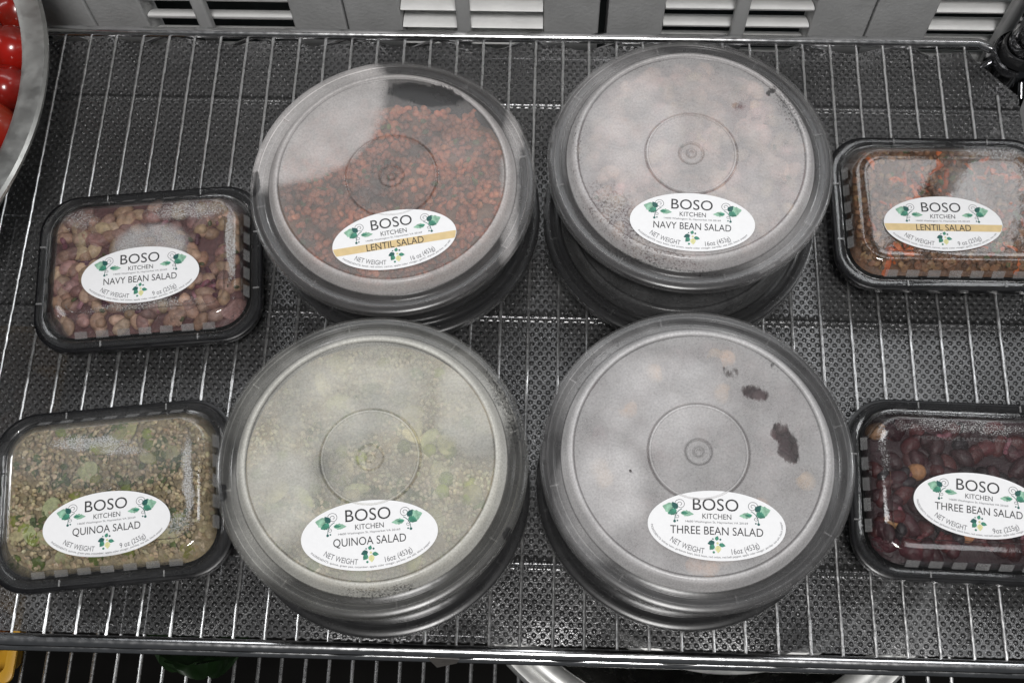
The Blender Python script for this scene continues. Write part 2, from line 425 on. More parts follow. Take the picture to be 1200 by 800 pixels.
# ---------------------------------------------------------------- paper labels with print
def text_mesh(s, size):
    c = bpy.data.curves.new('t', 'FONT'); c.body = s; c.size = size; c.align_x = 'CENTER'; c.resolution_u = 4
    o = bpy.data.objects.new('t', c); COL.objects.link(o)
    me = bpy.data.meshes.new_from_object(o.evaluated_get(bpy.context.evaluated_depsgraph_get()))
    vs = [tuple(v.co) for v in me.vertices]; fs = [tuple(p.vertices) for p in me.polygons]
    bpy.data.objects.remove(o); bpy.data.curves.remove(c); bpy.data.meshes.remove(me)
    return vs, fs
CAP = 0.727
def put_text(b, s, cap, x, y, width, mi, z=0.00026, path=None, rot=0.0):
    """flat text, cap height and target width in mm, baseline centre at x, y; path: (ax, ay, t0, t1) an elliptic arc to follow"""
    vs, fs = text_mesh(s, cap / CAP)
    x0 = min(v[0] for v in vs); x1 = max(v[0] for v in vs)
    k = width / (x1 - x0) if width else 1.0
    out = []
    if path:
        ax, ay, t0, t1 = path; N = 200
        pts = [(ax * math.cos(math.radians(t0 + (t1 - t0) * i / N)), ay * math.sin(math.radians(t0 + (t1 - t0) * i / N))) for i in range(N + 1)]
        acc = [0]
        for i in range(N): acc.append(acc[-1] + math.dist(pts[i], pts[i + 1]))
        L = acc[-1]
        for v in vs:
            sv = (v[0] - x0) / (x1 - x0) * L; i = 0
            while i < N - 1 and acc[i + 1] < sv: i += 1
            f = (sv - acc[i]) / (acc[i + 1] - acc[i]); p = pts[i]; q = pts[i + 1]
            tx, ty = (q[0] - p[0]) / (acc[i + 1] - acc[i]), (q[1] - p[1]) / (acc[i + 1] - acc[i])
            out.append(((p[0] + tx * f * (acc[i + 1] - acc[i]) - ty * v[1]) * mm, (p[1] + ty * f * (acc[i + 1] - acc[i]) + tx * v[1]) * mm, z))
    else:
        cr, sr = math.cos(math.radians(rot)), math.sin(math.radians(rot))
        for v in vs:
            px = (v[0] - (x0 + x1) / 2) * k; py = v[1]
            out.append(((x + px * cr - py * sr) * mm, (y + px * sr + py * cr) * mm, z))
    b.add(out, fs, mi)
def leaf(b, x, y, L, Wd, ang, mi, z):
    n = 9; pts = []
    for i in range(n + 1):
        u = i / n; h = Wd * math.sin(PI * u ** 0.8) * (1 - 0.15 * math.sin(u * 25)); pts.append((u * L, h))
    for i in range(n, -1, -1):
        u = i / n; pts.append((u * L, -Wd * math.sin(PI * u ** 0.8) * (1 - 0.15 * math.sin(u * 25 + 2))))
    a = math.radians(ang); ca, sa = math.cos(a), math.sin(a)
    vs = [((x + px * ca - py * sa) * mm, (y + px * sa + py * ca) * mm, z) for px, py in pts]
    m = len(vs)
    b.add(vs, [(i, i + 1, m - 2 - i, m - 1 - i) for i in range(n)], mi)
def ribbon(b, pts, wd, mi, z):
    vs = []
    for i, p in enumerate(pts):
        q0 = pts[max(0, i - 1)]; q1 = pts[min(len(pts) - 1, i + 1)]
        dx, dy = q1[0] - q0[0], q1[1] - q0[1]; l = math.hypot(dx, dy) or 1
        nx, ny = -dy / l * wd / 2, dx / l * wd / 2
        vs += [((p[0] + nx) * mm, (p[1] + ny) * mm, z), ((p[0] - nx) * mm, (p[1] - ny) * mm, z)]
    b.add(vs, [(2 * i, 2 * i + 1, 2 * i + 3, 2 * i + 2) for i in range(len(pts) - 1)], mi)
def spiral(b, x, y, r, turns, a0, sgn, wd, mi, z):
    N = 36; ribbon(b, [(x + r * (1 - 0.85 * i / N) * math.cos(a0 + sgn * 2 * PI * turns * i / N), y + r * (1 - 0.85 * i / N) * math.sin(a0 + sgn * 2 * PI * turns * i / N)) for i in range(N + 1)], wd, mi, z)
def dot(b, x, y, r, mi, z):
    b.add([((x + r * math.cos(2 * PI * k / 10)) * mm, (y + r * math.sin(2 * PI * k / 10)) * mm, z) for k in range(10)], [tuple(range(10))], mi)
def motif(b, mx):
    # sprig beside the heading; mx mirrors it
    def X(x): return mx * x
    def A(a): return a if mx > 0 else 180 - a
    z = 0.00022
    leaf(b, X(-22.8), 8.2, 8.2, 3.3, A(166), 4, z); leaf(b, X(-22.6), 8.0, 5.6, 1.9, A(205), 5, z + 0.00002)
    leaf(b, X(-22.2), 8.8, 5.0, 1.7, A(128), 6, z + 0.00003)
    leaf(b, X(-20.4), 6.6, 7.6, 1.7, A(-4), 4, z + 0.00002); leaf(b, X(-20.2), 6.6, 4.2, 0.9, A(-2), 5, z + 0.00004)
    spiral(b, X(-20.6), 11.6, 3.1, 1.7, PI * 0.9 if mx > 0 else PI * 0.1, -mx, 0.30, 7, z)
    spiral(b, X(-22.2), 4.6, 1.5, 1.3, PI / 2, mx, 0.26, 7, z)
    ribbon(b, [(X(-23.8), 2.0), (X(-23.5), 4.4), (X(-22.6), 6.6), (X(-21.2), 8.0), (X(-19.6), 9.0)], 0.38, 6, z + 0.00005)
    dot(b, X(-23.8), 1.6, 0.8, 6, z); dot(b, X(-22.2), 2.0, 0.5, 6, z)
def make_label(name_txt, wt, ingr, parent, loc, rot, band=False, spread=(205, 335)):
    b = MB(); n = 72; ax, ay = 39.1, 20.3
    top = [(ax * math.cos(2 * PI * k / n) * mm, ay * math.sin(2 * PI * k / n) * mm, 0.00014) for k in range(n)]
    bot = [(p[0], p[1], 0.0) for p in top]
    b.loft([bot, top], 0, cap0=True, cap1=True)
    if band:
        y0, y1 = -5.6, -0.4; vs = []
        xs = lambda y: (ax - 0.3) * math.sqrt(1 - (y / ay) ** 2)
        K = 6
        for i in range(K + 1):
            y = y0 + (y1 - y0) * i / K; vs += [(-xs(y) * mm, y * mm, 0.00018), (xs(y) * mm, y * mm, 0.00018)]
        b.add(vs, [(2 * i, 2 * i + 1, 2 * i + 3, 2 * i + 2) for i in range(K)], 3)
    put_text(b, 'BOSO', 7.4, -0.4, 8.6, 26.0, 1)
    put_text(b, 'KITCHEN', 3.2, 0.2, 3.7, 16.4, 1)
    put_text(b, '14600 Washington St, Haymarket VA 20169', 1.25, 0, 1.25, 35.5, 2)
    wd = {'T': 52.5, 'N': 48.5, 'Q': 41.5, 'L': 36.0}[name_txt[0]]
    put_text(b, name_txt, 4.9, 0, -5.4, wd, 1)
    put_text(b, 'NET WEIGHT', 3.3, 0, 0, None, 2, path=(32.5, 16.9, 215, 257))
    put_text(b, wt, 3.3, 0, 0, None, 2, path=(32.5, 16.9, 285, 318))
    put_text(b, 'INGREDIENTS: ' + ingr, 1.25, 0, 0, None, 2, path=(37.3, 18.7, *spread))
    motif(b, 1); motif(b, -1)
    z = 0.00022
    leaf(b, -1.2, -9.6, 4.2, 1.6, 195, 6, z); leaf(b, -1.6, -11.2, 3.8, 1.5, 230, 5, z + 0.00003)
    leaf(b, 0.6, -11.4, 4.4, 1.7, 272, 8, z + 0.00002); leaf(b, 1.2, -10.8, 3.8, 1.2, -12, 5, z); leaf(b, -0.4, -8.6, 2.8, 1.1, 70, 5, z)
    dot(b, 2.0, -8.0, 0.6, 6, z); dot(b, 0.4, -10.2, 0.7, 8, z + 0.00004); dot(b, -1.8, -15.4, 0.7, 5, z); dot(b, -2.2, -7.8, 0.45, 6, z)
    o = b.build('paper_label', [M['paper'], M['ink'], M['inkgrey'], M['band'], M['g1'], M['g2'], M['g3'], M['inkgrey'], M['g4']], parent, smooth=0)
    o.location = loc; o.rotation_euler = (0, 0, math.radians(rot))
    return o
ING = {'navy': 'navy bean, red onion, apple cider vinegar, parsley, sea salt, black pepper',
       'lentil': 'lentil, red onion, carrot, apple cider vinegar, garlic, thyme, parsley, sea salt',
       'quinoa': 'quinoa, green pea, cucumber, apple cider vinegar, parsley, sea salt, black pepper',
       'three': 'kidney bean, garbanzo bean, black bean, red onion, red bell pepper, apple cider vinegar, parsley, sea salt, black pepper'}
TXT = {'navy': 'NAVY BEAN SALAD', 'lentil': 'LENTIL SALAD', 'quinoa': 'QUINOA SALAD', 'three': 'THREE BEAN SALAD'}

# ---------------------------------------------------------------- round tubs
base_b = MB()
base_b.lathe(P([(0, 0.4), (60, 0.4), (61, 0), (64, 0), (66.5, 1.2), (68, 3.5), (79.5, 29), (84.5, 30.6), (89.5, 30.4), (90.3, 29.0), (91.0, 29.2), (91.2, 31.5), (91.0, 34.6), (90, 35.2), (85.5, 35.0), (82, 34.2), (79.2, 32.6), (77.6, 29.5), (65.5, 4), (63.5, 2.2), (0, 2.2)]), 112)
base_me = base_b.build('tub_base', M['black']); BASE_MESH = base_me.data; bpy.data.objects.remove(base_me)
def round_lid_mesh(mat):
    b = MB()
    outer = [(92.6, 31.6), (92.7, 34.8), (92.2, 36.2), (91, 36.9), (88.6, 37.0), (88.1, 36.5), (87.6, 36.3), (84.8, 36.3), (84.2, 36.8), (83.4, 37.0), (80.9, 37.0), (80.1, 37.5), (79.4, 38.6),
             (77.6, 42.6), (76.5, 44.6), (75.5, 45.6), (74.3, 46.1), (73.3, 46.0), (72.6, 45.2), (71.9, 44.9), (60, 45.0), (45, 45.0), (30.4, 45.0), (29.9, 44.3), (29.3, 44.2), (28.7, 45.7), (27.9, 45.8), (27.3, 45.0), (18, 45), (8.6, 45.0), (8.0, 46.0), (6.8, 46.0), (6.2, 44.8), (3.8, 44.7), (3.0, 45.9), (1.6, 45.9), (1.0, 44.8), (0, 44.8)]
    inner = [(max(r - 0.9 if r > 79 else r - (0.5 if r > 72 else 0), 0), z - (0.9 if r < 79 else 0.8)) for r, z in outer[1:]]
    inner = [(r, min(z, 43.9)) for r, z in inner]; inner[-1] = (0, 43.7)
    pr = list(reversed(inner)) + [(91.7, 31.6)] + outer
    b.lathe(P(pr), 128)
    for k in range(8):
        a = 2 * PI * (k + 0.3) / 8; rot = Matrix.Rotation(a, 3, 'Z')
        b.box(tuple(rot @ Vector((0.0860, 0, 0.0368))), (0.0052, 0.0008, 0.0012), 0, rot)
    for k in range(44):                                       # worn moulded lettering on the rim, too faint to read
        if k % 11 > 7: continue
        a = 2.9 + k * 0.016 if k < 22 else 5.2 + (k - 22) * 0.016; rot = Matrix.Rotation(a, 3, 'Z')
        b.box(tuple(rot @ Vector((0.0900, 0, 0.0370))), (0.0016, 0.0008, 0.0004), 0, rot)
    o = b.build('tub_lid', mat, smooth=35); me = o.data; bpy.data.objects.remove(o); return me
rimf = ()
LID_MAT = {
 'lentil': mat_lid('lid_fog_glare_lentil', 0.042, [(-62, 48, 60, 50, 45, 0.13, 0.46), (76, 0, 6, 60, 0, 0.5, 0.30), (-20, -30, 50, 40, 0, 0.6, 0.11), (40, 20, 30, 20, 0, 0.7, 0.14)],  # first blob: white lamp glare painted into the film at back left
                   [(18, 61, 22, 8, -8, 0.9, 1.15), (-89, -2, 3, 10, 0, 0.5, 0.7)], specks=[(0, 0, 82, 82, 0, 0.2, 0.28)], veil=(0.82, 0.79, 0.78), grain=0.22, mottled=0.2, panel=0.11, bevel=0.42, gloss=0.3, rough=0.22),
 'navy': mat_lid('lid_fog_glare_navy', 0.042, [(-35, 20, 38, 50, 0, 0.6, 0.46), (30, -30, 40, 40, 0, 0.6, 0.36)],  # ceiling glare whitening this lid is painted in with the fog
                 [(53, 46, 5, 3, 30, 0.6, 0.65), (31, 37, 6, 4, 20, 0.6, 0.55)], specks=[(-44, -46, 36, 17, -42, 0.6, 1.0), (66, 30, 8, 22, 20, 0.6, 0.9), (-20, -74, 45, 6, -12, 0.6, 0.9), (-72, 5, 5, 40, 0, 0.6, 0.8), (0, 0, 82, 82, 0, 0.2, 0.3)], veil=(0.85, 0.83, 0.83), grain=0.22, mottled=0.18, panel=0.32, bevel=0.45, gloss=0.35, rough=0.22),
 'quinoa': mat_lid('lid_fog_quinoa', 0.042, [(-10, 35, 60, 38, 10, 0.6, 0.38), (-50, -20, 25, 40, 0, 0.6, 0.42), (55, 32, 20, 35, 20, 0.5, 0.44)],
                   [(-86, -22, 4, 7, 0, 0.5, 0.8), (82, -42, 4, 5, 30, 0.5, 0.7)], specks=[(78, 35, 6, 36, 22, 0.6, 1.0), (15, -77, 34, 5, 4, 0.6, 1.0), (0, 0, 82, 82, 0, 0.2, 0.3)], veil=(0.86, 0.85, 0.80), grain=0.22, mottled=0.22, panel=0.24, bevel=0.50, gloss=0.3, rough=0.22),
 'three': mat_lid('lid_fog_three', 0.042, [(-20, 30, 50, 40, 0, 0.6, 0.44), (-50, -20, 25, 35, 0, 0.6, 0.50)],
                  [(51, 7, 6.5, 15, 20, 0.45, 0.74), (34, 38, 9, 5.5, 0, 0.5, 0.68), (20, 50, 10, 4, -20, 0.6, 0.50), (45, 52, 4, 6, 0, 0.6, 0.47), (-38, -14, 1.2, 1.2, 0, 0.5, 1.0)], specks=[(0, 0, 82, 82, 0, 0.2, 0.25), (-60, 55, 30, 8, 45, 0.6, 0.7)], veil=(0.88, 0.865, 0.865), grain=0.22, mottled=0.2, panel=0.31, bevel=0.48, gloss=0.3, rough=0.22),
 'plain': mat_lid('lid_fog_plain', 0.015, panel=0.05, bevel=0.04, gloss=0.22, rough=0.2),
}
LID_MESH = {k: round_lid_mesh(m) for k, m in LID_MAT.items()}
def link(name, me, parent, loc=(0, 0, 0)):
    o = bpy.data.objects.new(name, me); COL.objects.link(o); o.parent = parent; o.location = loc; return o
ZL = 0.0011
def round_tub(x, y, z, kind, lab, rz=0.0):
    t = empty('round_tub', (x * mm, y * mm, z)); tag(t, lab, 'food tub', 'round takeaway tubs stacked in pairs')
    link('tub_base', BASE_MESH, t)
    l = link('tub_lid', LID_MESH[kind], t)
    return t, l
ROUND = [('lentil', 271, -172, 275, -170, '16 oz (453g)', 11.5, (5.0, -45.5), 'upper round tub with fogged clear patch over orange brown lentils', 'lower round tub under the lentil one at back left'),
         ('navy', 462.7, -152, 459.5, -168, '16oz (453g)', -2.4, (-0.6, -49.5), 'upper round tub with a pinkish white fogged lid, at back right', 'lower round tub under the navy bean one, shifted towards the front'),
         ('quinoa', 271, -359, 273, -363, '16oz (453g)', 6.5, (3.0, -46.0), 'upper round tub with a pale greenish fogged lid, at front left', 'lower round tub under the quinoa one at front left'),
         ('three', 462.3, -351, 459, -354, '16oz (453g)', -1.0, (9.0, -43.5), 'upper round tub with finger smears wiped in its grey fogged lid', 'lower round tub under the three bean one at front right')]
for k, x, y, lx, ly, wt, rot, lo, lab, lab2 in ROUND:
    round_tub(lx, ly, ZL, 'plain', lab2)
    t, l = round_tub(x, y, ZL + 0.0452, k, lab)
    make_label(TXT[k], wt, ING[k], l, (lo[0] * mm, lo[1] * mm, 0.0451 + 0.0001), rot, k == 'lentil', (182, 372) if k == 'three' else (205, 338))

# ---------------------------------------------------------------- rectangular tubs
def rect_base():
    b = MB()
    L = [(56, 39, 16, 0.4), (57, 40, 17, 0), (59, 42, 18, 0.6), (60.5, 43.5, 19, 3), (68.5, 50.5, 23, 27), (72.6, 54.4, 25.5, 28.2), (74.6, 56.4, 26.5, 28.0), (75.4, 57.2, 27, 26.4), (76, 57.8, 27, 26.6), (76.2, 58, 27, 29), (76, 57.8, 27, 31.5), (75, 56.8, 26.5, 32.0), (71.5, 53.2, 25, 31.8), (68.8, 50.6, 23.5, 30.6), (67, 49, 22.5, 27.5), (59.5, 42.5, 18.5, 4), (57, 40, 17, 2.4)]
    b.loft([rrect(*l) for l in L], cap0=True, cap1=True)
    o = b.build('tub_base', M['black'], smooth=40); me = o.data; bpy.data.objects.remove(o); return me
RB = rect_base()
def rect_lid(mat, marks=False):
    b = MB()
    outer = [(74.0, 55.8, 26.5, 31.0), (74.2, 56, 26.6, 32.6), (73.6, 55.4, 26, 33.2), (70.4, 52.4, 24.5, 33.2), (69.6, 51.6, 24, 32.8), (68.6, 50.6, 23.3, 33.4), (67.4, 49.4, 22.5, 36.0), (63.2, 45.2, 19.5, 41.0), (61.6, 43.6, 18.5, 42.7), (60.0, 42.0, 17, 43.4), (58.4, 40.4, 16, 43.3), (57.0, 39, 15, 42.8), (53.6, 35.6, 12, 42.7), (53.0, 35.0, 11.5, 42.2), (52.4, 34.4, 11, 42.2)]
    inner = [(a - 0.6, c - 0.6, max(r - 0.6, 4), z - 0.6) for a, c, r, z in outer[1:]]
    loops = [rrect(*l) for l in list(reversed(inner))] + [rrect(*l) for l in outer]
    b.loft(loops, cap0=True, cap1=True)
    # the ring and nub in the middle of the panel
    b.lathe(P([(8.4, 42.2), (8.0, 42.8), (7.2, 42.8), (6.8, 42.2)]), 40); b.lathe(P([(4.2, 42.2), (3.9, 42.75), (3.1, 42.75), (2.4, 42.4), (0, 42.4)]), 24)
    # frosted denesting tabs on the sloping skirt
    def tab(cx, cy, tx, ty, nx, ny):
        vs = []
        for u, h in ((-4.1, 0), (4.1, 0), (4.7, 1), (-3.5, 1)):
            d = h * 3.6; zz = 34.9 + h * 4.0
            px = cx + tx * u - nx * d * 0.92; py = cy + ty * u - ny * d * 0.92
            vs.append(((px + nx * 0.55) * mm, (py + ny * 0.55) * mm, (zz + 0.35) * mm))
        b.add(vs, [(0, 1, 2, 3)], 1)
    for i in range(7):
        x = -42 + 14 * i
        tab(x, -49.9, 1, 0, 0, -1); tab(x, 49.9, -1, 0, 0, 1)
    for i in range(5):
        y = -26 + 13 * i
        tab(67.9, y, 0, 1, 1, 0); tab(-67.9, y, 0, -1, -1, 0)
    for cx, cy, rt in ((-30, 54, 0), (34, 54, 0), (-30, -54, 0), (34, -54, 0), (72.4, 20, 1), (72.4, -22, 1), (-72.4, 20, 1), (-72.4, -22, 1)):
        b.box((cx * mm, cy * mm, 33.4 * mm), ((0.8 * mm, 4 * mm, 0.9 * mm) if not rt else (4 * mm, 0.8 * mm, 0.9 * mm)), 1)
    if marks:
        put_text(b, 'MICROWAVE SAFE DISHWASHER SAFE', 2.3, 3, 28.6, 74, 2, z=0.04235)
    o = b.build('tub_lid', [mat, M['tab'], M['mark']], smooth=35); return o
RECT = [('navy', 103.5, -212.5, 6.0, '9 oz (255g)', (-2.5, -10.5), 1.2, 'small black rectangular tub of pale navy beans, at back left'),
        ('quinoa', 101.5, -369.5, 7.0, '9 oz (255g)', (1.0, -22.0), 1.2, 'small black rectangular tub of quinoa and green peas, at front left'),
        ('lentil', 640.5, -160, 0.3, '9 oz (255g)', (-6.0, -14.5), -0.2, 'small black rectangular tub of lentils and carrot shreds, at back right'),
        ('three', 638.5, -354, -1.2, '9oz (255g)', (-1.0, -12.5), -4.5, 'small black rectangular tub of dark red kidney beans, at front right')]
RL_MAT = {
 'navy': mat_lid('rect_lid_navy', 0.015, [(3, 10, 24, 17, 0, 0.25, 0.34)], (), [(3, 10, 27, 20, 0, 0.3, 0.55), (57, 8, 4.5, 34, 0, 0.5, 0.76), (0, -32, 55, 5, 0, 0.7, 0.62), (30, 36, 36, 9, 0, 0.7, 0.70), (-45, 35, 16, 8, 0, 0.6, 0.6), (0, 0, 62, 44, 0, 0.3, 0.36)], gloss=0.75, rough=0.06),  # patch above label and right stripe: lamp glare on droplets, painted in
 'quinoa': mat_lid('rect_lid_quinoa', 0.02, [(0, 25, 70, 25, 0, 0.4, 0.10)], (), [(-10, 32, 34, 5.5, -3, 0.6, 0.74), (8, 25, 20, 5, -10, 0.6, 0.70), (50, 2, 4.5, 36, 0, 0.6, 0.78), (44, -26, 14, 10, 0, 0.7, 0.66), (10, 20, 60, 30, 0, 0.4, 0.38)], gloss=0.75, rough=0.06),
 'lentil': mat_lid('rect_lid_lentil', 0.015, [(14, 6, 16, 26, 15, 0.7, 0.22), (40, 8, 30, 26, 0, 0.6, 0.12)], (), [(36, 42, 34, 7, 0, 0.6, 0.70), (14, 8, 13, 20, 10, 0.6, 0.42), (-45, 40, 20, 4, 0, 0.6, 0.5)], gloss=0.75, rough=0.06),  # patch right of centre: lamp glare painted as film and speckle
 'three': mat_lid('rect_lid_three', 0.008, [(0, 0, 62, 44, 0, 0.3, 0.02)], (), [(-5, 38, 60, 4.5, 0, 0.6, 0.62), (-56, 20, 4, 22, 0, 0.6, 0.58), (0, 0, 55, 40, 0, 0.3, 0.30)], gloss=0.75, rough=0.06),
}
for k, x, y, rz, wt, lo, lr, lab in RECT:
    t = empty('rectangular_tub', (x * mm, y * mm, ZL), math.radians(rz)); tag(t, lab, 'food tub', 'small rectangular takeaway tubs')
    link('tub_base', RB, t)
    l = rect_lid(RL_MAT[k], k == 'three'); l.parent = t
    make_label(TXT[k], wt, ING[k], l, (lo[0] * mm, lo[1] * mm, 0.0423 + 0.0005), lr, k == 'lentil', (182, 372) if k == 'three' else (205, 338))

# ---------------------------------------------------------------- salads
def sphere_t(nu, nv):
    vs = [(0, 0, 1)]; fs = []
    for j in range(1, nv):
        for i in range(nu):
            a = 2 * PI * i / nu; c = PI * j / nv; vs.append((math.sin(c) * math.cos(a), math.sin(c) * math.sin(a), math.cos(c)))
    vs.append((0, 0, -1)); n = len(vs) - 1
    for i in range(nu):
        fs.append((0, 1 + i, 1 + (i + 1) % nu)); fs.append((n, n - nu + (i + 1) % nu, n - nu + i))
    for j in range(nv - 2):
        for i in range(nu):
            a = 1 + j * nu; fs.append((a + i, a + nu + i, a + nu + (i + 1) % nu, a + (i + 1) % nu))
    return vs, fs
S_HI = sphere_t(14, 9); S_LO = sphere_t(7, 5)
def bean(b, p, rad, col, bend=0.0, hi=True, rnd=1.0):
    V, F = S_HI if hi else S_LO
    rot = Matrix.Rotation(random.uniform(0, 2 * PI), 3, 'Z') @ Matrix.Rotation(random.gauss(0, 0.45 * rnd), 3, 'Y') @ Matrix.Rotation(random.gauss(0, 0.5 * rnd), 3, 'X')
    out = []
    for x, y, z in V:
        q = Vector((x * rad[0], y * rad[1] + bend * x * x * rad[0], z * rad[2]))
        q = rot @ q; out.append(((p[0] + q.x) * mm, (p[1] + q.y) * mm, (p[2] + q.z) * mm))
    s = random.uniform(0.75, 1.2)
    b.add(out, F, 0, tuple(c * s * random.uniform(0.93, 1.07) for c in col))
def shred(b, p, L, r, col):
    a = random.uniform(0, 2 * PI); cu = random.uniform(-0.09, 0.09); pts = []; x, y = p[0], p[1]
    z0 = p[2]; N = 8
    for i in range(N + 1):
        pts.append((x * mm, y * mm, (z0 + 1.2 * math.sin(i * 1.1 + p[0])) * mm)); x += math.cos(a) * L / N; y += math.sin(a) * L / N; a += cu * L / N
    b.tube(pts, r * mm, 6, 0, col)
def salad(kind, shape, loc, rz, name, lab, top, cut=None):
    b = MB()
    inside = (lambda x, y, m=0: math.hypot(x, y) < 74 - m) if shape == 'round' else (lambda x, y, m=0: abs(x) < 65.5 - m and abs(y) < 47 - m and (max(abs(x) - 45 + m * .3, 0) ** 2 + max(abs(y) - 27 + m * .3, 0) ** 2) < 20.5 ** 2)
    R_ = 76 if shape == 'round' else 66
    sd = random.uniform(0, 50)
    def H(x, y):
        h = top - 1.2 + 2.6 * mnoise.noise(Vector((x * 0.035 + sd, y * 0.035, 1.0)))
        e = (math.hypot(x, y) / 76) if shape == 'round' else max(abs(x) / 66, abs(y) / 47)
        h -= (5 if shape == 'round' else 1) * max(0, e - 0.75) / 0.25
        if cut: h -= 30 * max(0.0, min(1.0, cut(x, y)))
        return min(h, top)
    basec = {'navy': (0.10, 0.045, 0.045), 'lentil': (0.11, 0.05, 0.022), 'three': (0.022, 0.005, 0.008), 'quinoa': (0.27, 0.215, 0.125)}[kind]
    loops = []
    for q in range(26):
        f = 1 - q / 25.5
        ring = [(75.5 * f * math.cos(2 * PI * k / 72), 75.5 * f * math.sin(2 * PI * k / 72)) for k in range(72)] if shape == 'round' else [(p[0] / mm * f, p[1] / mm * f) for p in rrect(66.8, 48.8, 22, 0, 17)]
        loops.append([(x * mm, y * mm, (H(x, y) - 2.0 + random.uniform(-0.5, 0.5)) * mm) for x, y in ring])
    nb = len(b.v); b.loft(loops, cap1=True); b.c += [basec] * (len(b.v) - nb)
    def scatter(cnt, fn, m=3, dz=0.0):
        for _ in range(cnt):
            for _t in range(30):
                x, y = random.uniform(-R_, R_), random.uniform(-R_, R_)
                if inside(x, y, m): break
            fn((x, y, H(x, y) + dz + random.uniform(-1.5, 1.0)))
    k = 1.15 if shape == 'round' else 0.85
    soft = (0.8 if kind in ('three', 'lentil') else 0.6) if shape == 'round' else 0.0            # lid haze painted into the piece colours of the round tubs
    mean = {'navy': (0.40, 0.28, 0.24), 'lentil': (0.29, 0.092, 0.046), 'three': (0.062, 0.046, 0.046), 'quinoa': (0.38, 0.365, 0.25)}[kind]
    def pick(cs):
        c = random.choice(cs); return tuple(a * (1 - soft) + m * soft for a, m in zip(c, mean))
    if kind == 'navy':
        cs = [(0.33, 0.215, 0.15), (0.38, 0.26, 0.185), (0.27, 0.165, 0.115), (0.29, 0.175, 0.15), (0.21, 0.12, 0.105)]
        scatter(int(250 * k), lambda p: bean(b, p, (7.2, 4.7, 4.2), pick(cs), 0.12), 3, -1.6)
        scatter(int(45 * k), lambda p: shred(b, p, random.uniform(8, 18), 1.7, pick([(0.16, 0.05, 0.07), (0.25, 0.12, 0.14), (0.08, 0.025, 0.04)])), 10)
        scatter(int(20 * k), lambda p: bean(b, p, (2.2, 1.5, 0.5), (0.05, 0.05, 0.015), 0, False), 4, 2)
    elif kind == 'lentil':
        cs = [(0.17, 0.078, 0.038), (0.125, 0.058, 0.026), (0.20, 0.10, 0.05), (0.09, 0.043, 0.019), (0.235, 0.13, 0.062)]
        scatter(int(1150 * k), lambda p: bean(b, p, (2.7, 2.5, 1.5), pick(cs), 0, False), 2)
        scatter(int((60 if soft else 95) * k), lambda p: shred(b, p, random.uniform(5, 13 if soft else 18), random.uniform(0.9, 1.9), pick([(0.40, 0.085, 0.018), (0.30, 0.06, 0.014), (0.46, 0.11, 0.023)])), 12, -0.6 if soft else 0.0)
        scatter(int(40 * k), lambda p: bean(b, p, (2.6, 1.8, 0.5), (0.07, 0.08, 0.02), 0, False), 4, 2)
    elif kind == 'three':
        red = [(0.048, 0.009, 0.013), (0.068, 0.014, 0.015), (0.030, 0.006, 0.009)]
        scatter(int(130 * k), lambda p: bean(b, p, (8.8, 5.6, 5.0), pick(red), 0.2), 6, -2.6)
        scatter(int(50 * k), lambda p: bean(b, p, (6.2, 4.2, 3.6), pick([(0.014, 0.008, 0.011)]), 0.15), 5, -1.5)
        scatter(int((17 if soft else 14) * k), lambda p: bean(b, p, (6.8, 5.8, 5.6), random.choice([(0.38, 0.20, 0.085), (0.34, 0.20, 0.11)]), 0.0), 7, -1.4)
        scatter(int(30 * k), lambda p: shred(b, p, random.uniform(6, 14), 1.6, pick([(0.18, 0.06, 0.08), (0.10, 0.02, 0.024)])), 12, 0.6)
    else:
        cs = [(0.42, 0.34, 0.21), (0.36, 0.29, 0.175), (0.49, 0.405, 0.26), (0.29, 0.225, 0.125)]
        scatter(int(2300 * k), lambda p: bean(b, p, (1.9, 1.6, 1.0), pick(cs), 0, False, 2.0), 1, 0.4)
        scatter(int(30 * k), lambda p: bean(b, p, (5.0, 4.6, 4.2), random.choice([(0.12, 0.15, 0.015), (0.085, 0.12, 0.015), (0.18, 0.20, 0.03), (0.22, 0.23, 0.05)])), 5, -1.2)
        scatter(int(20 * k), lambda p: bean(b, p, (9, 6.5, 2.6), random.choice([(0.30, 0.30, 0.14), (0.36, 0.35, 0.19)]), 0.0), 9, -0.4)
        cl = [(random.uniform(-55, 55), random.uniform(-38, 38)) for _ in range(12)]
        for cx, cy in cl:                                  # clumps of chopped parsley
            for _ in range(9):
                x, y = cx + random.gauss(0, 6), cy + random.gauss(0, 5)
                if inside(x, y, 3): bean(b, (x, y, H(x, y) + 0.9), (3.4, 2.2, 0.6), random.choice([(0.045, 0.07, 0.012), (0.07, 0.095, 0.018)]), 0, False)
    # everything is pressed flat under the lid; round tubs get broad paler and darker patches
    for i, (x, y, z) in enumerate(b.v):
        X, Y = x / mm, y / mm
        if shape == 'round': u = 43.3 - max(0, math.hypot(X, Y) - 71) * 1.4
        else: u = 41.2 - max(0, math.hypot(max(abs(X) - 40, 0), max(abs(Y) - 22, 0)) - 17.5) * 0.78
        if z / mm > u: b.v[i] = (x, y, (u + 0.02 * math.sin(i)) * mm)
        if soft:
            k = 1 + 1.1 * mnoise.noise(Vector((X * 0.045 + sd, Y * 0.045, 7.0))) + 0.35 * mnoise.noise(Vector((X * 0.12 + sd, Y * 0.12, 3.0)))
            b.c[i] = tuple(max(0.0, q * k) for q in b.c[i])
    o = b.build(name, M['salad'], smooth=60); o.location = loc; o.rotation_euler = (0, 0, rz)
    tag(o, lab, 'salad', 'salads inside the tubs')
